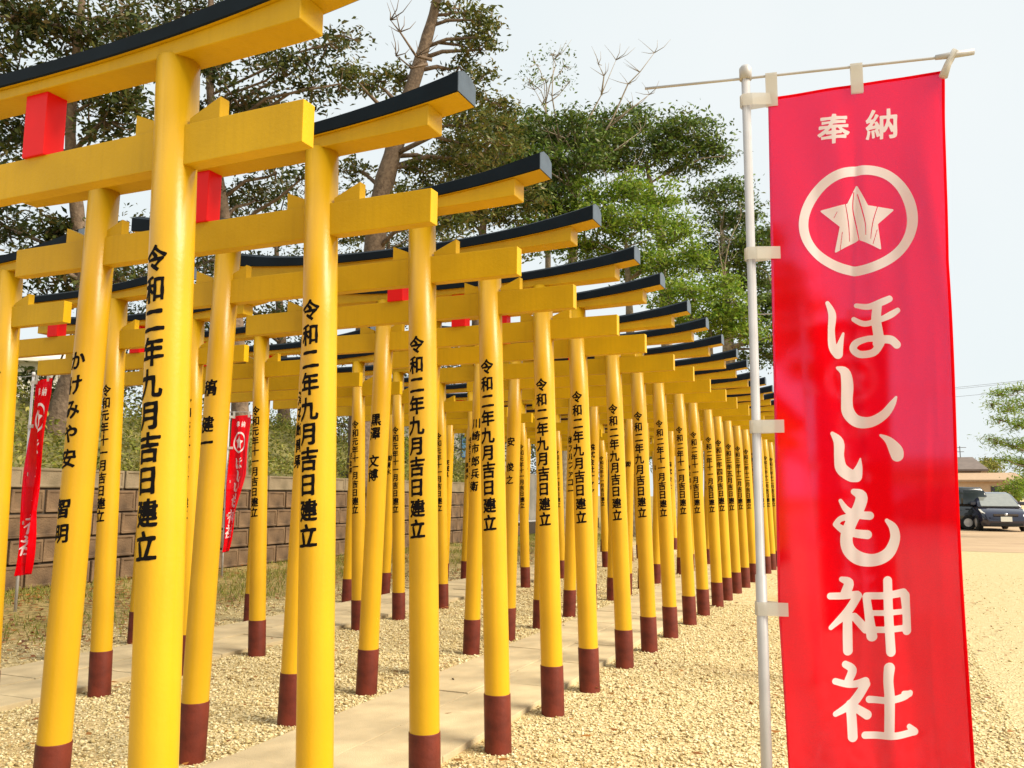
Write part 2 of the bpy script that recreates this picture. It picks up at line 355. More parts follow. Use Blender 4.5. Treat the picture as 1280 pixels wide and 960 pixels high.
def march(X, Y, D, VV, FF):
    """filled marching squares of D<0 -> polygons in pixel space, shared vertices"""
    idx = {}
    def vid(key, p):
        if key not in idx: idx[key] = len(VV); VV.append(p)
        return idx[key]
    ny, nx_ = D.shape; ins = D < 0
    cell = ins[:-1, :-1] | ins[1:, :-1] | ins[:-1, 1:] | ins[1:, 1:]
    for j, i in zip(*np.nonzero(cell)):
        c = [(j, i), (j, i+1), (j+1, i+1), (j+1, i)]; pl = []
        for q in range(4):
            a, b = c[q], c[(q+1) % 4]
            if ins[a]: pl.append(vid(a, (X[a], Y[a])))
            if ins[a] != ins[b]:
                t = D[a]/(D[a]-D[b]); pl.append(vid((min(a, b), max(a, b)), (X[a]+(X[b]-X[a])*t, Y[a]+(Y[b]-Y[a])*t)))
        if len(pl) >= 3: FF.append(tuple(pl))
_glyph = {}
def glyph(ch, bold=.029, cells=46):
    """flat polygons of one brush-thickened character, 1 unit em, centred: distance field of the outline, thickened unevenly"""
    if (ch, bold) in _glyph: return _glyph[ch, bold]
    c = bpy.data.curves.new('glyph', 'FONT'); c.body = ch; c.size = 1; c.resolution_u = 3
    o = bpy.data.objects.new('glyph', c); COL.objects.link(o)
    bpy.context.view_layer.update(); me = bpy.data.meshes.new_from_object(o.evaluated_get(bpy.context.evaluated_depsgraph_get()))
    bm = bmesh.new(); bm.from_mesh(me); bmesh.ops.remove_doubles(bm, verts=bm.verts[:], dist=1e-5)
    E = np.array([[e.verts[0].co[:2], e.verts[1].co[:2]] for e in bm.edges if len(e.link_faces) == 1]); bm.free()
    bpy.data.objects.remove(o); bpy.data.curves.remove(c); bpy.data.meshes.remove(me)
    X, Y = np.meshgrid(np.linspace(-.06, 1.06, cells), np.linspace(-.2, .96, cells))
    D = np.full(X.shape, 1e9); W = np.zeros(X.shape, int)
    for (ax, ay), (bx, by) in E:
        ex, ey = bx-ax, by-ay; t = np.clip(((X-ax)*ex+(Y-ay)*ey)/(ex*ex+ey*ey+1e-12), 0, 1)
        D = np.minimum(D, (X-ax-t*ex)**2+(Y-ay-t*ey)**2)
        cr_ = (ay > Y) != (by > Y); W += cr_ & (X < (bx-ax)*(Y-ay)/(by-ay+1e-12)+ax)
    D = np.sqrt(D)*np.where(W % 2, -1, 1)
    h = sum(map(ord, ch)) % 97
    D -= bold*(1+.55*np.sin(9*X+5*Y+h)*np.sin(7*Y-6*X+h*.7))
    VV = []; Fc = []; march(X, Y, D, VV, Fc)
    V = np.array(VV); V[:, 0] -= .5; V[:, 1] -= .38
    V[:, 1] += .11*V[:, 0]                                   # brush slant
    _glyph[ch, bold] = (V, Fc); return V, Fc
_insc = {}
def inscription(text, side, z0, z1, size):
    key = (text, side, z0, z1)
    if key in _insc: return _insc[key]
    n = len(text); VV = []; FF = []; pitch = (z0-z1)/n
    for i, ch in enumerate(text):
        if ch in ' 　': continue
        V, Fc = glyph(ch); zc = z0-(i+.5)*pitch; o = len(VV); jx = random.uniform(-.003, .003); js = random.uniform(.94, 1.05)
        for x, y in V:
            z = zc+y*size*js*1.06; a = (x*size*js+jx)/PR; r = PR*(1.02-.035*z/ZS)+.0012
            VV.append((side*axis_x(z)+r*math.sin(a), -r*math.cos(a), z))
        FF += [tuple(k+o for k in f) for f in Fc]
    _insc[key] = mesh('inscription', VV, FF, M['ink']); return _insc[key]
_mir = {}
def mirrored(me):
    if me.name not in _mir:
        c = me.copy(); c.transform(Matrix.Scale(-1, 4, (1, 0, 0))); c.flip_normals(); _mir[me.name] = c
    return _mir[me.name]
def gate(x, y, label, group, right_text, left_text, jit=True):
    g = empty('torii_gate', (x+random.uniform(-.008, .008), y, random.uniform(-.008, .004)), 0); g.rotation_euler = (random.uniform(-.004, .004), random.uniform(-.003, .003), random.uniform(-.007, .007)); tag(g, label, 'torii gate', group)
    for s, txt in ((1, right_text), (-1, left_text)):
        p = obj('post', post_me if s == 1 else mirrored(post_me), g, (s*AB, 0, 0))
        obj('base_sleeve', sleeve_me if s == 1 else mirrored(sleeve_me), p)
        if txt:
            t, z0, z1 = txt if isinstance(txt, tuple) else (txt, 2.178, 1.19)
            pt = (z0-z1)/len(t); i0 = 0
            for seg in t.split('　'):                        # one mesh per word
                obj('inscription', inscription(seg, s, round(z0-i0*pt, 4), round(z0-(i0+len(seg))*pt, 4), min(.088, pt*.9)), p); i0 += len(seg)+1
        for k in (1, -1): obj('wedge', wedge_me[k], g, (s*.648, 0, 0))
    tr = obj('top_rail', cap_me, g)
    for k in (1, -1): obj('end_sheen_face', end_me if k == 1 else mirrored(end_me), tr)
    obj('lintel', lin_me, g); obj('tie_beam', tie_me, g); obj('strut', strut_me, g)
    return g
ORD = 'nearest second third fourth fifth sixth seventh eighth ninth tenth eleventh twelfth thirteenth fourteenth fifteenth sixteenth seventeenth eighteenth nineteenth twentieth'.split()+['twenty-first', 'twenty-second', 'twenty-third', 'twenty-fourth', 'twenty-fifth']
near_y = [2.032, 2.842, 3.685, 4.506, 5.381, 6.123, 7.068, 7.865, 8.717, 9.672, 10.472, 11.399, 12.105, 13.02, 13.878, 14.795]
while len(near_y) < 22: near_y.append(near_y[-1]+.87)
D9, D11, Y4, Y5, Y12 = '令和二年九月吉日建立', '令和二年十一月吉日建立', '令和三年四月吉日建立', '令和三年五月吉日建立', '令和三年十二月吉日建立'
rt = [D9]*8+[D11]*4+[Y4, Y5]+[Y12]*8
lt = [None, ('かけみや安　智明', 2.05, 1.16), ('稿　健一', 2.02, 1.62), ('澤花崎青果', 2.05, 1.55), ('黒澤　文博', 1.98, 1.48), ('株式会社', 2, 1.5), ('川崎市郎兵衛', 2.1, 1.42), ('安　俊之', 1.98, 1.48), ('ＩＣＯＩＴ企業', 2.1, 1.4), ('㈱アルファコー', 2.1, 1.4), ('株式会社ナマヤ', 2.05, 1.4)]
lt += [('株式会社', 2, 1.5), ('㈱', 1.9, 1.8)]*6
LOOK = ['with its right cap cut by the picture top', 'with name text on its left post']
for i, y in enumerate(near_y):
    gate(-2.707, y, ('yellow torii gate with black cap, %s to the camera in the front row' if i == 0 else 'yellow torii gate with black cap, %s from the camera in the front row') % ORD[i], 'front row of yellow torii gates', rt[i], lt[i] if i < len(lt) else None)
far_y = [3.72, 4.57, 5.36, 6.2, 7.0, 7.8, 8.62, 9.68, 10.6, 11.5, 12.38, 13.13, 14.0, 14.85, 15.7, 16.55, 17.4, 18.3, 19.15, 20, 20.9, 21.8, 22.7]
for i, y in enumerate(far_y):
    gate(-5.765, y, ('yellow torii gate with black cap, %s to the camera in the rear row' if i == 0 else 'yellow torii gate with black cap, %s from the camera in the rear row') % ORD[i], 'rear row of yellow torii gates', '令和元年十一月吉日建立', ('茨城県' if i % 3 == 1 else '㈱清水' if i % 3 == 2 else '鈴木一', 1.95, 1.66))

# ---------------------------------------------------------------- banners
ZT = 2.83
A0 = at_z(932, 98, ZT); _b = at_z(1182, 70, ZT); DIR = (_b-A0); DIR.z = 0; DIR.normalize(); NRM = Vector((DIR.y, -DIR.x, 0))   # towards the camera
def on_banner(u, v):
    r = ray(u, v); t = (A0-EYE).dot(NRM)/r.dot(NRM); X = EYE+r*t; return (X-A0).dot(DIR), X.z
def px_on(u, v): s, z = on_banner(u, v); return s, z-ZT       # banner-local: s along the bar, z below the pole top
ZB = -2.42
EDGE_L = [px_on(*q) for q in ((960, 122), (964, 330), (968, 540), (972, 750), (985, 958))]
EDGE_R = [px_on(*q) for q in ((1182, 86), (1182, 330), (1194, 540), (1204, 720), (1220, 958))]
def edge(E, z):
    zs = [p[1] for p in E][::-1]; ss = [p[0] for p in E][::-1]; return float(np.interp(z, zs, ss))
def wrinkle(s, z):
    k = min(1, max(0, -z/.5))
    def crease(s0, wd, amp, z0, z1): return amp*math.exp(-((s-s0)/wd)**2)*max(0, 1-((z-(z0+z1)/2)/((z1-z0)/2))**2)
    fold = crease(.545-.09*(z+.9)**2, .016, .011, -1.75, -.75)+crease(.36+.05*z, .012, .007, -1.0, -.15)-crease(.585+.03*math.sin(2*z), .02, .010, -2.5, -1.3)+crease(.50+.06*(z+2)**2, .014, .009, -2.6, -1.5)+crease(.12-.03*z, .014, .006, -2.2, -.9)+crease(.25+.04*math.sin(3*z), .018, .006, -2.6, -.2)+crease(.62-.12*(z+.2), .018, .008, -.6, -.05)
    return fold+1.9*(.010*k*math.sin(9*s+1.3*z+.5)+.006*math.sin(17*s-2.2*z)*k+.007*math.sin(3.1*z+2*s)+.012*k*math.exp(-((s-.50-.03*z)/.05)**2)+.006*math.exp(-((s-.33)/.03)**2)*k-.004*math.sin(31*s+5*z)*k)
def cloth_mesh():
    nu, nv = 60, 150; V = []; Fc = []
    for j in range(nv+1):
        f = j/nv
        zl = EDGE_L[0][1]+f*(ZB-EDGE_L[0][1]); zr = EDGE_R[0][1]+f*(ZB+.03-EDGE_R[0][1])
        for i in range(nu+1):
            t = i/nu; z = zl+(zr-zl)*t; s = edge(EDGE_L, z)*(1-t)+edge(EDGE_R, z)*t
            V.append((s, wrinkle(s, z), z))
    for j in range(nv):
        for i in range(nu): a = j*(nu+1)+i; Fc.append((a, a+nu+1, a+nu+2, a+1))
    # woven cloth has a back face too: a closed sheet 0.8 mm thick
    n = len(V); V += [(x, y+.0008, z) for x, y, z in V]; Fc += [tuple(reversed([k+n for k in f])) for f in Fc]
    rim = [i for i in range(nu)]; W = nu+1
    loop = [i for i in range(W)]+[j*W+nu for j in range(1, nv+1)]+[nv*W+i for i in range(nu-1, -1, -1)]+[j*W for j in range(nv-1, 0, -1)]
    Fc += [(loop[k], loop[(k+1) % len(loop)], loop[(k+1) % len(loop)]+n, loop[k]+n) for k in range(len(loop))]
    return mesh('cloth', V, Fc, M['cloth'], True)
def spline(pts):
    P = [np.array(p, float) for p in pts]; Q = []
    if len(P) == 2: return [P[0]+(P[1]-P[0])*k/3 for k in range(4)]
    for i in range(len(P)-1):
        p0, p1, p2, p3 = P[max(i-1, 0)], P[i], P[i+1], P[min(i+2, len(P)-1)]
        for k in range(5):
            t = k/5; Q.append(.5*((2*p1)+(-p0+p2)*t+(2*p0-5*p1+4*p2-p3)*t*t+(-p0+3*p1-3*p2+p3)*t**3))
    return Q+[P[-1]]
def sd_strokes(X, Y, strokes, ox, oy, k=.25):
    D = np.full(X.shape, 1e3)
    for st in strokes:
        P = spline(st)
        for a, b in zip(P, P[1:]):
            ax, ay, aw = ox+a[0]*k, oy+a[1]*k, a[2]*k/2; bx, by, bw = ox+b[0]*k, oy+b[1]*k, b[2]*k/2
            dx, dy = bx-ax, by-ay; l2 = dx*dx+dy*dy+1e-9
            t = np.clip(((X-ax)*dx+(Y-ay)*dy)/l2, 0, 1)
            D = np.minimum(D, np.hypot(X-ax-t*dx, Y-ay-t*dy)-(aw+(bw-aw)*t))
    return D
def sd_poly(X, Y, P):
    D = np.full(X.shape, 1e9); S = np.ones(X.shape); n = len(P)
    for i in range(n):
        (ax, ay), (bx, by) = P[i], P[i-1]; ex, ey = bx-ax, by-ay; wx, wy = X-ax, Y-ay
        t = np.clip((wx*ex+wy*ey)/(ex*ex+ey*ey), 0, 1); D = np.minimum(D, (wx-ex*t)**2+(wy-ey*t)**2)
        c1 = Y >= ay; c2 = Y < by; c3 = ex*wy > ey*wx
        S = np.where((c1 & c2 & c3) | (~c1 & ~c2 & ~c3), -S, S)
    return S*np.sqrt(D)
HO = [[(298, 555, 22), (322, 610, 40), (318, 690, 36), (325, 770, 44), (352, 805, 52)], [(352, 805, 52), (366, 750, 30), (380, 702, 12)],
      [(446, 560, 22), (505, 572, 30), (570, 552, 36), (606, 536, 32)], [(434, 628, 24), (490, 655, 28), (560, 640, 28), (612, 616, 34), (648, 592, 26)],
      [(545, 572, 44), (540, 640, 46), (552, 720, 48), (548, 755, 46)], [(560, 738, 34), (505, 730, 30), (450, 745, 36), (432, 778, 38), (468, 804, 36), (530, 800, 38), (560, 760, 40)], [(575, 738, 40), (615, 742, 42), (642, 764, 42)]]
SHI = [[(350, -84, 16), (390, -62, 52), (402, 0, 64), (400, 80, 60), (408, 138, 66), (450, 180, 62), (520, 186, 54), (582, 152, 46), (620, 102, 34), (640, 66, 12)]]
I_ = [[(324, 246, 20), (358, 290, 54), (360, 360, 52), (372, 420, 62), (418, 455, 62), (450, 460, 60)], [(450, 455, 62), (464, 415, 36), (471, 370, 8)], [(568, 254, 12), (608, 282, 38), (642, 330, 66), (650, 356, 62)]]
MO = [[(436, 538, 30), (476, 562, 60), (462, 620, 62), (430, 680, 60), (400, 760, 62), (410, 830, 66), (462, 875, 70), (540, 884, 62), (610, 850, 60), (644, 780, 52), (636, 722, 44), (602, 684, 20)],
      [(368, 584, 20), (400, 630, 34), (450, 654, 38), (518, 660, 42)], [(346, 700, 28), (372, 674, 30), (430, 662, 34)], [(344, 704, 28), (388, 734, 40), (450, 750, 42), (506, 756, 46)]]
KAMI = [[(376, 22, 28), (412, 40, 48), (396, 90, 50)], [(316, 106, 34), (380, 106, 36), (455, 98, 36)], [(458, 104, 40), (402, 190, 44), (318, 264, 24)], [(405, 200, 46), (405, 300, 50), (406, 382, 50)], [(440, 212, 40), (480, 256, 44), (494, 276, 38)],
        [(500, 112, 40), (512, 200, 44), (526, 308, 54)], [(500, 106, 36), (600, 102, 36), (690, 90, 42)], [(698, 104, 48), (706, 200, 42), (708, 284, 46)], [(526, 192, 28), (700, 186, 28)], [(526, 276, 32), (700, 270, 32)], [(606, 28, 46), (610, 200, 48), (620, 384, 50)]]
SHA = [[(392, 450, 36), (428, 478, 44), (408, 530, 42)], [(338, 530, 32), (420, 552, 34), (494, 534, 40)], [(496, 548, 44), (430, 640, 46), (338, 690, 28)], [(416, 650, 48), (422, 730, 50), (425, 808, 50)], [(440, 664, 40), (500, 702, 48)],
       [(612, 466, 56), (606, 530, 50), (612, 620, 52), (610, 790, 50)], [(512, 626, 36), (600, 628, 34), (690, 614, 38), (724, 600, 30)], [(686, 596, 22), (722, 604, 32)], [(488, 802, 36), (620, 806, 36), (748, 796, 36)], [(716, 766, 26), (746, 792, 34)]]
STAR = [(1071, 233), (1084, 258), (1116, 262), (1096, 280), (1100, 311), (1074, 298), (1045, 314), (1051, 283), (1027, 264), (1060, 256)]
CRACK = [[(430, 0, 5), (425, 80, 6), (442, 160, 6), (456, 235, 4)], [(448, 10, 5), (470, 90, 6), (486, 160, 5), (488, 215, 4)], [(385, 55, 4), (402, 150, 5), (410, 245, 4)], [(552, 60, 4), (524, 150, 5), (512, 235, 4)], [(345, 100, 4), (330, 130, 4)], [(372, 200, 4), (362, 285, 4)], [(545, 190, 4), (524, 262, 4)]]
def print_mesh():
    VV = []; FF = []
    def area(x0, x1, y0, y1, fn, st=.9):
        X, Y = np.meshgrid(np.arange(x0, x1, st), np.arange(y0, y1, st)); march(X, Y, fn(X, Y), VV, FF)
    area(1022, 1132, 362, 458, lambda X, Y: sd_strokes(X, Y, HO, 960, 240))
    area(1040, 1128, 448, 540, lambda X, Y: sd_strokes(X, Y, SHI, 960, 480))
    area(1032, 1138, 532, 608, lambda X, Y: sd_strokes(X, Y, I_, 960, 480))
    area(1036, 1136, 606, 716, lambda X, Y: sd_strokes(X, Y, MO, 960, 480))
    area(1030, 1150, 716, 830, lambda X, Y: sd_strokes(X, Y, KAMI, 960, 720))
    area(1032, 1160, 822, 936, lambda X, Y: sd_strokes(X, Y, SHA, 960, 720))
    def ring(X, Y):
        dx, dy = X-1073, Y-275; a = np.arctan2(dy, dx); r = np.hypot(dx, dy)
        ro = 68.5+4.5*np.cos(a)**2+2.2*np.cos(2*(a+.7))-1.0*np.cos(3*a+.5)+.8*np.sin(5*a)
        return np.abs(r-ro+6)-6
    area(995, 1152, 200, 348, ring)
    area(1020, 1122, 226, 320, lambda X, Y: np.maximum(sd_poly(X, Y, STAR)-1.2, -sd_strokes(X, Y, CRACK, 960, 240)))
    V3 = []
    for u, v in VV: s, z = px_on(u, v); V3.append((s, wrinkle(s, z)-.0016, z))
    # small heading, two characters
    for ch, cx, cy, h in (('奉', 1042, 161, 39), ('納', 1103, 154, 40)):
        gv, gf = glyph(ch, .02, 60); o = len(V3)
        for x, y in gv:
            s, z = px_on(cx+x*h*1.06, cy-(y-.02)*h); V3.append((s, wrinkle(s, z)-.0016, z))
        FF += [tuple(k+o for k in f) for f in gf]
    return mesh('print', V3, FF, M['print'], True)
cloth_me = cloth_mesh(); print_me = print_mesh()
def furled(me, name, amp):
    """the same cloth, gathered and twisted by the wind"""
    c = me.copy(); n = len(c.vertices); co = np.empty(n*3); c.vertices.foreach_get('co', co); co = co.reshape(-1, 3)
    s, y, z = co[:, 0].copy(), co[:, 1].copy(), co[:, 2]; t = np.clip(-z/2.4, 0, 1)
    k = .60-.08*t-.48*np.clip((t-.45)/.55, 0, 1)**1.1
    co[:, 0] = s*k + .03*np.sin(5*z)*t*s/.6; co[:, 1] = y+amp*np.sin(s*15+2.2*z)*(.25+t)+s*(1-k)*.12
    c.vertices.foreach_set('co', co.reshape(-1)); c.update(); return c
def hem_mesh():
    V = []; Fc = []
    def strip(P, Q):
        o = len(V); n = len(P)
        for p, q in zip(P, Q): V.append(p); V.append(q)
        Fc.extend((o+2*i, o+2*i+1, o+2*i+3, o+2*i+2) for i in range(n-1))
    def pt(s, z): return (s, wrinkle(s, z)+.0016, z)
    zs = np.linspace(EDGE_R[0][1]-.002, ZB+.04, 120)
    strip([pt(edge(EDGE_R, z)-.001, z) for z in zs], [pt(edge(EDGE_R, z)-.009, z) for z in zs])
    ts = np.linspace(0, .98, 50); top = [(EDGE_L[0][0]*(1-t)+EDGE_R[0][0]*t, EDGE_L[0][1]*(1-t)+EDGE_R[0][1]*t) for t in ts]
    strip([pt(a, b-.001) for a, b in top], [pt(a, b-.010) for a, b in top])
    return mesh('hem', V, Fc, M['hem'], True)
hem_me = hem_mesh()
pole_me = tube('pole', [(0, 0, -.02), (0, 0, 1.15), (0, 0, 1.152), (0, 0, ZT+.02)], [.0175, .0175, .0145, .0145], M['white'], 14)
def banner(loc, rz, label, cm, pm, tabs=True, k=1., gk=1.):
    b = empty('banner', loc, rz); tag(b, label, 'banner', 'red shrine banners on poles'); b.scale = (1, 1, k)
    p = obj('pole', pole_me, b)
    obj('pole_cap', tube('pole_cap', [(0, 0, ZT-.005), (0, 0, ZT+.035), (0, 0, ZT+.045)], [.021, .021, .014], M['white'], 14), p)
    cr_ = obj('crossbar', tube('crossbar', [(-.345, 0, ZT+.004), (.0, 0, ZT), (.63, 0, ZT-.003), (.70, 0, ZT-.003)], [.0046, .0046, .0046, .0046], M['white'], 10), b)
    obj('bar_end', tube('bar_end', [(.60, -.001, ZT-.002), (.64, 0, ZT), (.715, 0, ZT+.004)], [.008, .0105, .0105], M['white'], 10), cr_)
    c = obj('cloth', cm, b, (0, 0, ZT)); obj('print', pm, c)
    obj('hem', hem_me, c)
    if tabs:
        for z in (px_on(950, 125)[1], px_on(950, 317)[1], px_on(955, 533)[1], px_on(960, 760)[1]):
            s1 = edge(EDGE_L, z)+.03
            bm = bmesh.new(); pts = [(s1, -.004), (.02, -.0205), (-.012, -.02), (-.0215, 0), (-.012, .02), (.02, .0205), (s1, .004)]
            rings = [[bm.verts.new((x, y+wrinkle(s1, z)*(x > .03), zz)) for x, y in pts] for zz in (z+.02, z-.022)]
            for q in range(len(pts)-1): bm.faces.new((rings[0][q], rings[0][q+1], rings[1][q+1], rings[1][q]))
            obj('tab', from_bm('tab', bm, M['tab']), c)
        for u in (964, 1071):
            s = px_on(u, 100)[0]; z0 = EDGE_L[0][1]+(EDGE_R[0][1]-EDGE_L[0][1])*(s-EDGE_L[0][0])/.55
            pts = [(z0-.035, -.005), (-.01, -.008), (.007, -.007), (.009, 0), (.007, .007), (-.01, .008), (z0-.035, .005)]; bm = bmesh.new()
            rings = [[bm.verts.new((s+dx, y, z)) for z, y in pts] for dx in (-.019, .019)]
            for q in range(len(pts)-1): bm.faces.new((rings[0][q], rings[0][q+1], rings[1][q+1], rings[1][q]))
            obj('tab', from_bm('tab', bm, M['tab']), c)
        sr, zr = EDGE_R[0]
        obj('tie', tube('tie', [(sr-.01, -.006, zr-.03), (sr+.005, -.008, zr+.01), (sr+.03, 0, .012), (sr+.05, .004, .0)], [.014, .011, .012, .009], M['tab'], 8), c)
    return b
RZ = math.atan2(DIR.y, DIR.x)
banner((A0.x, A0.y, 0), RZ, 'large red banner with star emblem and white characters nearest the camera', cloth_me, print_me)
b2 = at_z(1003, 391, ZT); banner((b2.x, b2.y, 0), RZ, 'red banner seen faintly through the large red banner', cloth_me, print_me)
f1 = furled(cloth_me, 'cloth', .045); f2 = furled(print_me, 'print', .045)
hem_flat = hem_me; hem_me = furled(hem_me, 'hem', .045)
banner((-9.43, 7.21, 0), R(-12), 'narrow furled red banner at the left picture edge before the wall', f1, f2, k=.99)
banner((-10.2, 11.53, 0), R(14), 'red banner half hidden behind leaning yellow posts near the wall', f1, f2, k=.98)

# ---------------------------------------------------------------- gravel, litter, grass (uncountable)
def stones(n, region, name, smin, smax):
    base = np.array([(1, 0, 0), (-1, 0, 0), (0, 1, 0), (0, -1, 0), (0, 0, 1), (0, 0, -.6)], float)
    tri = np.array([(0, 2, 4), (2, 1, 4), (1, 3, 4), (3, 0, 4), (2, 0, 5), (1, 2, 5), (3, 1, 5), (0, 3, 5)])
    P = region(n); n = len(P); sz = rng.uniform(smin, smax, n)*np.exp(rng.normal(0, .25, n))
    B = base[None]*(1+rng.uniform(-.3, .3, (n, 6, 3)))*np.stack([rng.uniform(.8, 1.3, n), rng.uniform(.6, 1., n), rng.uniform(.45, .8, n)], 1)[:, None, :]
    B += rng.uniform(-.25, .25, (n, 6, 3)); a = rng.uniform(0, 6.28, n); c, s = np.cos(a), np.sin(a)
    x = B[..., 0]*c[:, None]-B[..., 1]*s[:, None]; y = B[..., 0]*s[:, None]+B[..., 1]*c[:, None]
    Vv = np.stack([x, y, B[..., 2]], -1)*sz[:, None, None]; Vv[..., :2] += P[:, None, :]; Vv[..., 2] += (sz*.25)[:, None]
    Ff = (tri[None]+6*np.arange(n)[:, None, None]).reshape(-1, 3)
    me = bpy.data.meshes.new(name); me.vertices.add(n*6); me.vertices.foreach_set('co', Vv.reshape(-1).astype(np.float32))
    me.loops.add(len(Ff)*3); me.loops.foreach_set('vertex_index', Ff.reshape(-1).astype(np.int32))
    me.polygons.add(len(Ff)); me.polygons.foreach_set('loop_start', np.arange(0, len(Ff)*3, 3, dtype=np.int32)); me.polygons.foreach_set('loop_total', np.full(len(Ff), 3, np.int32))
    me.update(calc_edges=True); me.materials.append(M['stone']); return me
def off_paths(P): return P[~(((P[:, 0] > -3.24) & (P[:, 0] < -2.16)) | ((P[:, 0] > -6.4) & (P[:, 0] < -5.24)))]
def reg_near(n):
    y = 2.2+9.5*rng.random(n)**1.35; x = rng.uniform(-5.3, .7, n); return off_paths(np.stack([x, y], 1))
def reg_far(n):
    y = rng.uniform(4, 16, n); x = rng.uniform(-7.6, -3, n); return off_paths(np.stack([x, y], 1))
tag(obj('gravel', stones(98000, reg_near, 'gravel', .006, .0115)), 'pale beige gravel between the gate posts', 'gravel', kind='stuff')
tag(obj('gravel', stones(22000, reg_far, 'gravel', .008, .014)), 'coarse beige gravel along the rear path', 'gravel', kind='stuff')
def reg_lot(n): return np.stack([rng.uniform(.4, 7, n), 2.2+16*rng.random(n)**1.3], 1)
tag(obj('lot_pebbles', stones(12000, reg_lot, 'lot_pebbles', .004, .011)), 'sparse pebbles on the trodden pale sand at right', 'gravel', kind='stuff')
def litter(n, fn, size, name, m, zoff=.02):
    P = fn(n); C = np.column_stack([P, np.full(len(P), zoff)]); q = leaf_quads(C, size, up=1.6, aspect=.55); q[..., 2] = np.abs(q[..., 2]-zoff)*.6+zoff; return quads_mesh(name, q, m)
def reg_w(n):
    y = rng.uniform(4, 24, n); x = -6.6-4.8*rng.random(n)
    ok = np.sin(x*1.3+y*.9)+np.sin(y*1.7-x*.6)+rng.normal(0, .7, n) > .3; return np.stack([x[ok], y[ok]], 1)
tag(obj('leaf_drift', litter(9000, reg_w, .085, 'leaf_drift', M['litter'], .025)), 'brown leaf drifts on the earth before the wall', 'leaves', kind='stuff')
def reg_l(n):
    y = rng.uniform(2.5, 20, n); x = np.concatenate([rng.uniform(-11.4, -6.4, int(n*.7)), rng.uniform(-6.4, 1.2, n-int(n*.7))]); P = np.stack([x, y], 1); k = rng.random(n) < .12; return np.concatenate([P[k], off_paths(P[~k])])
tag(obj('leaf_litter', litter(4200, reg_l, .07, 'leaf_litter', M['litter'], .03)), 'fallen brown leaves scattered over gravel and grass', 'leaves', kind='stuff')
def grass(n):
    y = rng.uniform(3.5, 30, n); x = -6.9-4.5*rng.random(n)**.6
    ok = np.sin(x*2.1+y*.7)+np.sin(y*1.9-x)+rng.normal(0, .8, n) > -.1; x, y = x[ok], y[ok]; n = len(x)
    h = rng.uniform(.03, .09, n); a = rng.uniform(0, 6.28, n); wv = .006; dx = np.cos(a)*wv; dy = np.sin(a)*wv; lx = rng.normal(0, .03, n); ly = rng.normal(0, .03, n); z = np.zeros(n)
    q = np.stack([np.stack([x-dx, y-dy, z], 1), np.stack([x+dx, y+dy, z], 1), np.stack([x+lx+dx*.3, y+ly+dy*.3, h], 1), np.stack([x+lx-dx*.3, y+ly-dy*.3, h], 1)], 1)
    return quads_mesh('grass', q, M['leaf_straw'])
tag(obj('grass', grass(42000)), 'thin dry grass at the foot of the wall', 'grass', kind='stuff')
def cover(n):
    x = -11.50-3.9*rng.random(n)**1.1; y = rng.uniform(5, 27, n)
    z = np.array([hill(a, b) for a, b in zip(x, y)]); lump = .16+.14*np.sin(y*2.3+x*1.1)+.1*np.sin(y*5.1); z += np.abs(rng.normal(0, 1, n))*np.clip(lump, .05, 1)
    return quads_mesh('ground_cover', leaf_quads(np.column_stack([x, y, z]), .10, up=.8), M['leaf_straw'])
tag(obj('ground_cover', cover(34000)), 'yellow-green low plants covering the bank above the wall', 'plants', kind='stuff')

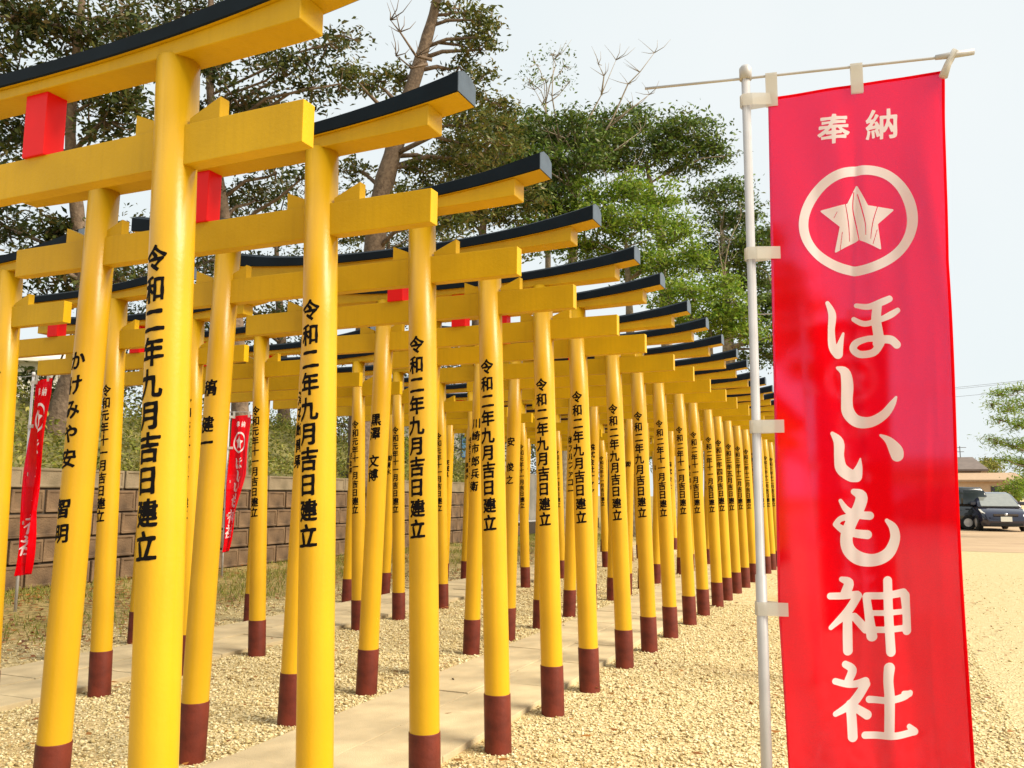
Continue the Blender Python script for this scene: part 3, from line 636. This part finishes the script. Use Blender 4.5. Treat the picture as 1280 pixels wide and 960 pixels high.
# ---------------------------------------------------------------- trees
def tree(name, label, base, knots, clumps, depth, leafm, barkm, r0=.25, leaf=.13, per=40, sub=.34, dens=1., group='trees on the bank', bare=(), spread=.35, cat='tree', aspect=.42):
    """knots: trunk pixels going up; clumps: (u, v, radius px[, depth offset]) of foliage"""
    t = empty(name, base); tag(t, label, cat, group); B = Vector(base)
    path_ = [Vector((0, 0, -.3))]+[at_depth(u, v, depth)-B for u, v in knots]; n = len(path_)
    sp = []
    for i in range(n-1):
        p0, p1, p2, p3 = path_[max(i-1, 0)], path_[i], path_[i+1], path_[min(i+2, n-1)]
        for k in range(4):
            q = k/4; sp.append(.5*((2*p1)+(-p0+p2)*q+(2*p0-5*p1+4*p2-p3)*q*q+(-p0+3*p1-3*p2+p3)*q**3))
    sp.append(path_[-1]); tops = sp[-1]
    T = Tubes(); rad = [r0*(1-.78*i/(len(sp)-1))*(1+.06*math.sin(i*2.3)) for i in range(len(sp))]; rad[0] *= 1.25
    T.add(sp, rad, 10)
    C = []
    def limb(a, b, ra, rb, seg=5):
        m1 = a.lerp(b, .4)+Vector((random.uniform(-.12, .12), random.uniform(-.12, .12), random.uniform(0, .12)))*(b-a).length
        m2 = a.lerp(b, .75)+Vector((random.uniform(-.07, .07), random.uniform(-.07, .07), random.uniform(-.02, .08)))*(b-a).length
        T.add([a, m1, m2, b], [ra, ra*.75+rb*.25, ra*.4+rb*.6, rb], seg); return m2
    for cl in clumps:
        u, v, rp = cl[:3]; dd = (cl[3] if len(cl) > 3 else depth+random.uniform(-spread, spread)*depth*.12)
        c = at_depth(u, v, dd)-B; rw = rp/F_PX*dd
        cands = [(i, p) for i, p in enumerate(sp) if i > len(sp)*.3 and p.z < c.z+.1] or [(len(sp)-1, sp[-1])]
        i, p = min(cands, key=lambda q: (q[1]-c).length+.35*abs(q[1].z-c.z+1.0))
        limb(p, c, min(rad[i]*.38, .07), .02)
        ns = max(4, int(dens*15*(rw/.75)**1.7))
        for _ in range(ns):
            d = np.array([random.gauss(0, 1) for _ in range(3)]); d /= np.linalg.norm(d); d *= random.random()**.42
            s = c+Vector((d[0]*rw, d[1]*rw*1.15, d[2]*rw*.72))
            T.add([c.lerp(s, random.uniform(0, .3)), c.lerp(s, .6)+Vector((0, 0, -.06)), s], [.022, .014, .006], 4)
            k = int(per*random.uniform(.5, 1.3)); sr = sub*random.uniform(.6, 1.25)
            g = rng.normal(size=(k, 3))*np.array([sr, sr, sr*.42])*.75; C.append(g+np.array(s))
    for br in bare:
        P = [at_depth(u, v, depth-1.6)-B for u, v in br]; T.add(P, list(np.linspace(.042, .008, len(P))), 6)
        for p, q in zip(P[1:], P[2:]+[P[-1]]):
            for _ in range(4): e = p+Vector((random.uniform(-1, 1), random.uniform(-.4, .4), random.uniform(.1, 1)))*.7; T.add([p, p.lerp(e, .5)+Vector((.05, 0, -.05)), e], [.016, .010, .004], 4)
    obj('trunk', T.build('trunk', barkm), t)
    if C: obj('crown', quads_mesh('crown', leaf_quads(np.concatenate(C), leaf, up=.3, aspect=aspect), leafm), t)
    return t
def hz(x, y): return (x, y, hill(x, y))
def foot(u, v, depth): p = at_depth(u, v, depth); return hz(p.x, p.y)
# the tall evergreens on the bank, left
tree('evergreen_tree', 'dark evergreen tree with leaning brown trunk behind the nearest gate', foot(60, 548, 15), [(66, 540), (82, 490), (98, 440), (106, 380), (96, 260), (88, 170), (96, 60), (110, -60)],
     [(25, 20, 60), (85, 40, 55), (140, 25, 50), (20, 95, 55), (75, 115, 50), (130, 95, 45), (165, 60, 45), (15, 165, 45), (30, 215, 35), (130, 150, 40), (160, 130, 35), (60, 290, 45), (20, 330, 35), (110, 300, 35), (10, 285, 40), (80, 350, 40), (150, 350, 35), (40, 470, 16), (60, 490, 14)], 15, M['leaf_dark'], M['bark'], r0=.22, leaf=.14, per=58, sub=.25, dens=1.35)
tree('evergreen_tree', 'olive evergreen tree with open branches above the second gate', foot(300, 540, 17), [(300, 520), (296, 420), (285, 300), (270, 200), (262, 90), (265, -40)],
     [(230, 15, 50), (285, 20, 45), (340, 15, 40), (255, 70, 45), (310, 60, 40), (350, 85, 32), (380, 75, 28), (410, 55, 26), (430, 45, 20), (290, 120, 45), (340, 125, 30), (245, 160, 40), (300, 180, 40), (345, 215, 25), (260, 240, 30), (255, 330, 25), (320, 250, 30), (385, 110, 26), (425, 105, 24), (375, 225, 20)], 17, M['leaf_dark'], M['bark'], r0=.2, leaf=.14, per=56, sub=.25, dens=1.05)
tree('pine_tree', 'tall tree with thick bare brown trunk leaning right', foot(452, 545, 21), [(454, 500), (462, 380), (474, 260), (490, 195), (512, 120), (530, 60), (545, 5), (556, -60)],
     [(575, 15, 26), (600, 25, 24), (612, 48, 20), (585, 60, 18), (602, 62, 18), (470, 105, 26), (500, 100, 22), (445, 100, 22), (575, 85, 16), (600, 100, 16), (590, 128, 26), (620, 130, 26), (585, 160, 30), (615, 175, 30), (560, 200, 32), (530, 215, 26), (590, 205, 30), (445, 215, 26), (520, 250, 24), (470, 270, 24), (560, 270, 26), (600, 260, 26)], 21, M['leaf_olive'], M['bark'], r0=.36, leaf=.15, per=54, sub=.27, dens=1.15,
     bare=[((540, 75), (520, 70), (500, 40), (488, 25)), ((535, 80), (515, 85), (495, 70))])
# the grove behind the end of the rows
DG = 33
tree('broadleaf_tree', 'dark broadleaf tree with forked pale limbs reaching above the grove', foot(700, 545, DG), [(706, 520), (712, 420), (716, 320), (722, 240), (730, 190)],
     [(620, 165, 34), (655, 165, 36), (690, 170, 34), (640, 200, 34), (680, 210, 36), (625, 235, 30), (720, 175, 32), (665, 245, 34), (705, 225, 30), (610, 200, 26), (690, 195, 24, 30.5), (730, 205, 26, 30.5), (655, 190, 24, 30.5), (745, 180, 22, 31), (700, 250, 28, 30.5), (640, 225, 26, 30.5), (670, 150, 18, 31), (715, 152, 18, 31)], DG, M['leaf_green'], M['bark_pale'], r0=.32, leaf=.20, per=62, sub=.40, dens=1.0, group='grove behind the gates',
     bare=[((716, 240), (700, 180), (678, 130), (668, 112)), ((700, 180), (690, 120), (692, 75)), ((722, 220), (735, 150), (752, 118), (770, 75)), ((752, 118), (755, 95), (748, 80)), ((730, 210), (765, 150), (785, 105), (800, 90), (818, 66)), ((760, 160), (790, 135), (812, 118)), ((735, 330), (728, 270), (738, 215), (765, 190), (800, 165)), ((690, 300), (700, 240), (698, 200), (685, 165)), ((700, 240), (655, 205), (640, 180)), ((745, 300), (760, 230), (790, 210)), ((672, 260), (676, 210), (690, 190))])
tree('slender_tree', 'slender sparse treetop standing above the grove', foot(684, 545, DG+2), [(684, 500), (685, 350), (684, 200), (682, 130)], [(670, 80, 14), (690, 68, 16), (705, 82, 14), (680, 98, 12), (712, 102, 10), (662, 100, 9)], DG+2, M['leaf_green'], M['bark_pale'], r0=.2, leaf=.16, per=14, sub=.4, dens=.7, group='grove behind the gates')
tree('broadleaf_tree', 'flat-topped dark tree at the right of the grove', foot(838, 545, DG+1), [(836, 500), (832, 400), (826, 300), (815, 240), (808, 205)],
     [(760, 160, 34), (800, 155, 34), (840, 165, 32), (870, 170, 28), (892, 185, 22), (780, 190, 36), (825, 195, 34), (862, 200, 26), (745, 200, 30), (905, 195, 12)], DG+1, M['leaf_green'], M['bark_pale'], r0=.3, leaf=.20, per=62, sub=.40, dens=1.0, group='grove behind the gates')
tree('bright_tree', 'bright green bushy tree in front of the dark grove', foot(790, 545, DG-3), [(790, 500), (788, 420), (785, 350), (782, 300)],
     [(745, 245, 34), (785, 235, 34), (825, 250, 32), (760, 280, 36), (805, 285, 36), (845, 290, 32), (700, 265, 32), (730, 310, 36), (780, 325, 36), (830, 330, 36), (865, 315, 24), (680, 300, 30), (660, 280, 28)], DG-3, M['leaf_bright'], M['bark_pale'], r0=.25, leaf=.17, per=70, sub=.36, dens=1.15, group='grove behind the gates')
tree('bright_tree', 'bright green lower tree just left of the banner pole', foot(885, 545, DG-4), [(886, 510), (888, 460), (888, 410)],
     [(860, 365, 28), (890, 360, 30), (915, 375, 26), (875, 400, 30), (905, 405, 30), (930, 420, 22), (850, 400, 26), (835, 370, 24), (930, 395, 16)], DG-4, M['leaf_bright'], M['bark_pale'], r0=.22, leaf=.17, per=70, sub=.36, dens=1.15, group='grove behind the gates')
tree('broadleaf_tree', 'dark tree with pale forked trunk behind the banner pole', foot(912, 545, DG+3), [(912, 500), (910, 420), (908, 370), (906, 320), (902, 290)],
     [(885, 245, 26), (915, 240, 22), (930, 265, 24), (900, 280, 28), (940, 295, 26), (925, 320, 28), (950, 340, 28), (900, 320, 26), (960, 300, 22), (965, 370, 28), (945, 385, 28), (985, 350, 26), (1000, 385, 28), (925, 350, 24), (970, 420, 30), (1020, 420, 28), (880, 330, 22), (1010, 460, 30), (950, 440, 28), (1050, 470, 24)], DG+3, M['leaf_green'], M['bark_pale'], r0=.34, leaf=.20, per=58, sub=.42, dens=1.0, group='grove behind the gates',
     bare=[((908, 370), (906, 330), (912, 300), (925, 275)), ((908, 360), (900, 320), (898, 295))])
tree('evergreen_tree', 'olive evergreen tree filling the gap right of the leaning trunk', foot(600, 545, 27), [(598, 520), (596, 420), (600, 330), (606, 260), (610, 210)],
     [(575, 165, 24), (605, 150, 24), (630, 160, 24), (560, 195, 26), (590, 195, 28), (622, 195, 28), (570, 230, 28), (605, 235, 30), (640, 235, 28), (550, 262, 28), (590, 270, 30), (630, 275, 30), (660, 250, 24), (560, 300, 30), (610, 310, 30), (650, 305, 28)], 27, M['leaf_olive'], M['bark'], r0=.26, leaf=.17, per=52, sub=.34, dens=1.0)
tree('evergreen_tree', 'dense dark evergreen low behind the second and third gates', foot(355, 545, 26), [(355, 520), (352, 430), (348, 360), (345, 300)],
     [(290, 250, 26), (325, 235, 24), (360, 240, 26), (300, 290, 30), (345, 285, 30), (385, 280, 28), (270, 330, 30), (320, 340, 32), (365, 335, 30), (405, 330, 28), (260, 385, 30), (310, 400, 30), (360, 395, 30), (410, 390, 30)], 26, M['leaf_dark'], M['bark'], r0=.24, leaf=.16, per=46, sub=.36, dens=.8)
tree('evergreen_tree', 'dark olive evergreen low behind the leaning trunk', foot(480, 545, 29), [(480, 520), (482, 430), (484, 360), (486, 300)],
     [(440, 250, 24), (500, 245, 24), (530, 265, 26), (430, 290, 28), (470, 285, 28), (515, 300, 30), (440, 335, 30), (490, 335, 30), (540, 330, 30), (450, 385, 32), (510, 390, 32), (570, 380, 32)], 29, M['leaf_olive'], M['bark'], r0=.24, leaf=.17, per=46, sub=.38, dens=.8)
tree('evergreen_tree', 'dark evergreen low behind the leftmost posts and banner', foot(190, 545, 23), [(192, 520), (190, 430), (186, 360)],
     [(150, 300, 28), (195, 290, 28), (235, 300, 28), (140, 345, 30), (185, 345, 30), (230, 350, 30), (130, 395, 30), (180, 400, 32), (230, 400, 30), (150, 445, 28), (200, 450, 30)], 23, M['leaf_dark'], M['bark'], r0=.22, leaf=.15, per=44, sub=.34, dens=.8)
# understorey that shows between the beams
SH = [(150, 500, 19, 'leaf_dark', 'dark shrub on the bank seen past the leftmost posts'), (345, 545, 24, 'leaf_green', 'green shrub on the bank between the second and third front posts'), (240, 420, 24, 'leaf_dark', 'tall dark bush behind the second gate'),
      (430, 540, 25, 'leaf_olive', 'olive shrub on the bank behind the fourth gate'), (490, 560, 27, 'leaf_bright', 'bright shrub on the bank left of the third front post'), (610, 520, 32, 'leaf_green', 'green shrub where the block wall ends'), (690, 560, 36, 'leaf_dark', 'dark shrub above the grey concrete wall'), (560, 430, 32, 'leaf_olive', 'large olive bush behind the middle gates'), (380, 440, 26, 'leaf_dark', 'large dark bush behind the third gate'), (760, 540, 38, 'leaf_green', 'green bush closing the end of the rear row'), (830, 545, 40, 'leaf_green', 'green bush closing the gap beside the front row end'), (900, 550, 42, 'leaf_dark', 'dark bush low behind the last front posts'), (965, 545, 42, 'leaf_green', 'green bush behind the last gates beside the banner')]
for u, v, d, lm, lb in SH:
    f = foot(u, 560, d)
    cs = [(u+dx*700/d, v+dy*700/d, 26*24/d) for dx, dy in ((-1.6, .2), (0, -.3), (1.6, .3), (-.8, 1.2), (.9, 1.3), (-2.4, 1.6), (2.3, 1.7), (0, 2.0))]
    tree('shrub', lb, f, [(u, 575), (u, v+30), (u, v)], cs, d, M[lm], M['bark'], r0=.09, leaf=.13, per=40, sub=.36, dens=1.2, group='shrubs on the bank', cat='shrub')
# right: feathery tree at the car park edge, bushes by the houses
tree('feathery_tree', 'feathery pale green tree at the right picture edge', (at_z(1292, 672, 0).x, at_z(1292, 672, 0).y, 0), [(1291, 655), (1290, 600), (1287, 540), (1284, 490)],
     [(1252, 492, 11), (1270, 488, 12), (1240, 505, 8), (1262, 510, 13), (1280, 505, 14), (1250, 525, 10), (1272, 530, 13), (1288, 530, 14), (1244, 553, 9), (1262, 556, 12), (1280, 555, 13), (1255, 575, 9), (1274, 580, 12), (1290, 585, 13), (1236, 548, 5), (1300, 510, 16), (1310, 545, 18), (1305, 585, 16)], (at_z(1292, 672, 0)-EYE).dot(_fw), M['leaf_bright'], M['bark'], r0=.08, leaf=.19, per=26, sub=.26, dens=3.4, aspect=.17, group='trees by the car park')

# ---------------------------------------------------------------- houses, cars, wires on the right
M['roof'] = mat('roof_grey', (.16, .12, .10), .7, var=.15, scale=3)
M['roof2'] = mat('roof_tan', (.42, .28, .17), .8, var=.1)
M['plaster'] = mat('plaster', (.58, .42, .27), .9, var=.08)
M['plaster2'] = mat('plaster_pale', (.62, .58, .50), .9, var=.08)
M['glass'] = mat('glass', (.03, .04, .05), .08, var=.1, spec=.8)
M['glass_blue'] = mat('glass_blue', (.14, .30, .50), .1, var=.2, spec=.8)
M['trim'] = mat('trim_dark', (.06, .045, .035), .6)
def house(name, label, c, rz, sx, sy, h, rise, wm, rm, wins, over=.45):
    t = empty(name, c, rz); tag(t, label, 'house', 'houses beyond the car park')
    obj('wall', box('wall', (-sx/2, -sy/2, -.1), (sx/2, sy/2, h), wm, .02), t)
    ox, oy = sx/2+over, sy/2+over
    V = [(-ox, -oy, h), (ox, -oy, h), (ox, oy, h), (-ox, oy, h), (-ox*.8, 0, h+rise), (ox*.8, 0, h+rise)]; V += [(x, y, z+.12) for x, y, z in V]
    Fc = [(0, 1, 2, 3), (6, 7, 11, 10), (8, 9, 10, 11), (7, 8, 11), (9, 6, 10)]+[(i, (i+1) % 4, (i+1) % 4+6, i+6) for i in range(4)]
    obj('roof', mesh('roof', V, Fc, rm), t)
    for x, z, ww, hh, gm in wins:
        wdo = obj('window', box('window', (x-ww/2, -sy/2-.05, z), (x+ww/2, -sy/2+.02, z+hh), M['trim'], .01), t)
        for k in (0, 1): obj('pane', box('pane', (x-ww/2+.06+k*(ww/2-.03), -sy/2-.065, z+.06), (x-.03+k*(ww/2-.03), -sy/2-.045, z+hh-.06), gm, .003), wdo)
    return t
def gp(u, d): p = at_depth(u, 560, d); return (p.x, p.y, 0)
h1 = house('house', 'grey-roofed house with blue window behind the black van', gp(1149, 62), R(-4), 7.5, 6, 3.15, .95, M['plaster'], M['roof'], [(2.1, 1.2, 1.7, 1.0, M['glass_blue']), (-1.2, 1.2, 1.6, 1.0, M['glass_blue'])])
a_ = Tubes(); a_.add([(2.6, 0, 3.9), (2.6, 0, 5.0)], [.03, .03]); a_.add([(2.2, 0, 4.9), (3.0, 0, 4.9)], [.02, .02]); a_.add([(2.35, 0, 4.6), (2.85, 0, 4.6)], [.02, .02]); obj('aerial', a_.build('aerial', M['trim']), h1)
house('house', 'low beige house with tan roof behind the dark blue car', gp(1231, 57), R(-6), 3.4, 5, 2.4, .5, M['plaster'], M['roof2'], [(.5, 1.1, .6, 1.0, M['glass']), (-.6, 1.3, .5, .7, M['glass'])], over=.35)
house('shrine_hall', 'pale building glimpsed between posts above the wall end', gp(570, 46), R(20), 6, 5, 5.2, 1.5, M['plaster2'], M['roof'], [(1.0, 3.2, .9, 1.2, M['glass_blue'])])
house('small_hall', 'small building with pale roof glimpsed at the left above the banner', gp(24, 34), R(40), 4, 4, 6.3, .9, M['plaster2'], M['plaster2'], [])
for u, v, d, lb in ((1233, 580, 66, 'yellow-green tree rising behind the two houses'), (1272, 606, 52, 'round green bush right of the low beige house'), (1283, 600, 56, 'green bush at the picture edge behind the dark blue car')):
    p = gp(u, d); tree('bush', lb, p, [(u, 618), (u, v+8), (u, v)], [(u-10, v+4, 8), (u, v-4, 9), (u+10, v+3, 8), (u-5, v+12, 9), (u+7, v+13, 9)], d, M['leaf_straw'] if d > 60 else M['leaf_bright'], M['bark'], r0=.1, leaf=.2, per=60, sub=.4, dens=1.2, group='trees by the car park', cat='bush')

M['car_blue'] = mat('car_blue', (.006, .006, .028), .15, var=.1, spec=.6, coat=.8)
M['car_black'] = mat('car_black', (.006, .006, .007), .15, var=.1, spec=.6, coat=.8)
M['tyre'] = mat('tyre', (.012, .012, .012), .8)
M['rim'] = mat('rim', (.45, .45, .46), .3, metal=.8)
M['lamp'] = mat('lamp_glass', (.55, .53, .48), .1, var=.1, spec=.8)
M['plate'] = mat('plate', (.75, .74, .66), .5, var=.02)
M['screen'] = mat('car_glass_sheen', (.22, .22, .19), .06, var=.1, spec=1.0, coat=1)  # pale base colour stands in for sky reflected in the windscreen
def loft(name, secs, m, smooth=True, bev=0):
    """closed loft through equal-length rings"""
    n = len(secs[0]); V = [p for s in secs for p in s]; Fc = []
    for i in range(len(secs)-1):
        for k in range(n): Fc.append((i*n+k, i*n+(k+1) % n, (i+1)*n+(k+1) % n, (i+1)*n+k))
    Fc.append(tuple(range((len(secs)-1)*n, len(secs)*n))); Fc.append(tuple(reversed(range(n))))
    bm = bmesh.new(); vs = [bm.verts.new(v) for v in V]
    for f in Fc: bm.faces.new([vs[i] for i in f])
    bmesh.ops.recalc_face_normals(bm, faces=bm.faces)
    me = from_bm(name, bm, m, smooth); return me
def sec(x, w_, z0, z1, r=.3):
    """rounded section across the car at station x"""
    h_ = z1-z0; pts = []
    for sx_, sz_ in ((-1, 0), (-1, .35), (-1, .75), (-.93, .93), (-.8, 1), (.8, 1), (.93, .93), (1, .75), (1, .35), (1, 0), (.9, -.04), (-.9, -.04)):
        pts.append((x, sx_*w_/2*(1 if sz_ > .1 else .95), z0+h_*max(sz_, 0)-(.03 if sz_ < 0 else 0)))
    return pts
def wheel(t, x, y, r=.31):
    s = 1 if y > 0 else -1
    wv = obj('wheel', tube('wheel', [(0, -.1, 0), (0, -.07, 0), (0, .07, 0), (0, .1, 0)], [r*.86, r, r, r*.86], M['tyre'], 24), t, (x, y, r)); wv.data.polygons.foreach_set('use_smooth', [False]*len(wv.data.polygons))
    obj('rim', tube('rim', [(0, s*.085, 0), (0, s*.106, 0)], [r*.60, r*.55], M['rim'], 16), wv); wv.children[0].data.polygons.foreach_set('use_smooth', [False]*len(wv.children[0].data.polygons))
def car(name, label, loc, rz, paint, L_, W_, stations, cabin, H0, glass_top):
    """car pointing +x; stations: (x, width k, z bottom, z top); cabin: (x, width k, z) ring bottoms to tops"""
    t = empty(name, loc, rz); tag(t, label, 'car', 'cars parked beyond the gravel')
    obj('body', loft('body', [sec(x*L_, W_*k, a, b) for x, k, a, b in stations], paint), t)
    obj('cabin', loft('cabin', [sec(x*L_, W_*k, H0-.06, z) for x, k, z in cabin], paint), t)
    return t
# dark blue hatchback facing the camera
cp = at_z(1256, 664.5, 0)
d_car = Vector((EYE.x-cp.x, EYE.y-cp.y)); rzc = math.atan2(d_car.y, d_car.x)+R(14)
ct = car('parked_car', 'dark blue hatchback facing the camera at the right picture edge', (cp.x-1.9*math.cos(rzc), cp.y-1.9*math.sin(rzc), 0), rzc, M['car_blue'], 4.1, 1.7,
         [(-.5, .84, .34, .88), (-.47, .95, .24, .95), (-.3, 1, .2, .98), (.0, 1, .2, .97), (.22, 1, .2, .93), (.36, .98, .2, .86), (.45, .92, .22, .74), (.487, .82, .25, .62), (.5, .7, .28, .5)],
         [(-.46, .78, .98), (-.40, .80, 1.30), (-.25, .82, 1.47), (-.02, .82, 1.49), (.08, .83, 1.42), (.20, .86, 1.18), (.31, .88, .93)], .95, 1.4)
ct.scale = (1.1, 1.1, 1.1)
def quad_part(name, P, m, th, t, nrm):
    nv = Vector(nrm)*th; V = [Vector(p) for p in P]+[Vector(p)-nv for p in P]; n = len(P)
    Fc = [tuple(range(n)), tuple(reversed(range(n, 2*n)))]+[(i, i+n, (i+1) % n+n, (i+1) % n) for i in range(n)]
    bm = bmesh.new(); vs = [bm.verts.new(v) for v in V]
    for f in Fc: bm.faces.new([vs[i] for i in f])
    bmesh.ops.recalc_face_normals(bm, faces=bm.faces); return obj(name, from_bm(name, bm, m), t)
quad_part('windscreen', [(1.33, -.66, .95), (1.33, .66, .95), (.36, .55, 1.43), (.36, -.55, 1.43)], M['screen'], .05, ct, (.45, 0, .9))
for s in (1, -1):
    quad_part('side_window', [(1.0, s*.715, 1.0), (.25, s*.655, 1.36), (-1.2, s*.655, 1.36), (-1.6, s*.70, 1.02)], M['glass'], .04, ct, (0, s, .2))
    hl = quad_part('headlight', [(2.0, s*.52, .60), (1.83, s*.80, .72), (1.45, s*.80, .84), (1.62, s*.62, .80), (1.92, s*.45, .68)], M['lamp'], .06, ct, (.7, s*.3, .6))
    obj('fog_lamp', tube('fog_lamp', [(2.0, s*.55, .36), (2.035, s*.55, .36)], [.06, .055], M['lamp'], 12), ct)
    mi = obj('mirror', box('mirror', (.88, s*.86-.09, .98), (1.02, s*.86+.09, 1.12), M['car_blue'], .03), ct)
    for x in (1.28, -1.25): wheel(ct, x, s*.76)
obj('grille', box('grille', (1.99, -.42, .58), (2.05, .42, .66), M['trim'], .01), ct)
obj('badge', tube('badge', [(2.05, 0, .64), (2.065, 0, .64)], [.06, .055], M['rim'], 12), ct)
obj('air_intake', box('air_intake', (2.0, -.55, .22), (2.06, .55, .32), M['tyre'], .01), ct)
obj('number_plate', box('number_plate', (2.05, -.19, .38), (2.08, .19, .56), M['plate'], .004), ct)
# black van side-on, mostly behind the banner
vp = at_z(1163, 661, 0); vt = car('parked_van', 'black van parked side-on between the banner and the blue car', (vp.x, vp.y, 0), R(-176), M['car_black'], 4.6, 1.75,
         [(-.5, .88, .32, .98), (-.48, .97, .22, 1.05), (-.2, 1, .2, 1.06), (.25, 1, .2, 1.04), (.4, .97, .2, .96), (.48, .88, .24, .84), (.5, .76, .3, .7)],
         [(-.495, .86, 1.2), (-.47, .88, 1.62), (-.43, .88, 1.83), (-.1, .88, 1.88), (.12, .88, 1.84), (.24, .9, 1.45), (.36, .92, 1.06)], 1.04, 1.8)
for s in (1, -1):
    for x0, x1 in ((-2.1, -1.25), (-1.18, -.2), (-.12, .65)):
        quad_part('side_window', [(x0, s*.80, 1.12), (x1, s*.80, 1.12), (x1-.05, s*.765, 1.70), (x0, s*.765, 1.70)], M['glass'], .04, vt, (0, s, .1))
    for x in (1.45, -1.4): wheel(vt, x, s*.78, .32)
    obj('headlight', box('headlight', (2.12, s*.6-.16, .72), (2.27, s*.6+.16, .88), M['lamp'], .03), vt)
    obj('tail_lamp', box('tail_lamp', (-2.31, s*.72-.07, .95), (-2.22, s*.72+.07, 1.35), M['red'], .02), vt)
# utility poles and wires
def upole(loc, label):
    t = empty('utility_pole', loc); tag(t, label, 'pole', 'utility poles')
    obj('shaft', tube('shaft', [(0, 0, -.3), (0, 0, 12)], [.17, .11], M['concrete'], 12), t)
    for z in (10.6, 11.3): obj('cross_arm', box('cross_arm', (-.06, -.8, z), (.06, .8, z+.1), M['trim'], .01), t)
    return t
pA, pB = Vector((34, 62, 0)), Vector((-26, 98, 0))
upole(pA, 'grey concrete utility pole out past the right picture edge')
upole(pB, 'grey concrete utility pole far behind the grove')
for k, (o, z) in enumerate(((-.6, 11.4), (.6, 11.4), (.0, 10.7))):
    P = []
    for i in range(25):
        f = i/24; p = pA.lerp(pB, f); P.append((p.x, p.y+o, z-1.1*4*f*(1-f)))
    tag(obj('power_line', tube('power_line', P, .011, M['trim'], 5)), ('left upper', 'right upper', 'lower')[k]+' power line crossing the pale sky at right', 'power line', 'power lines')
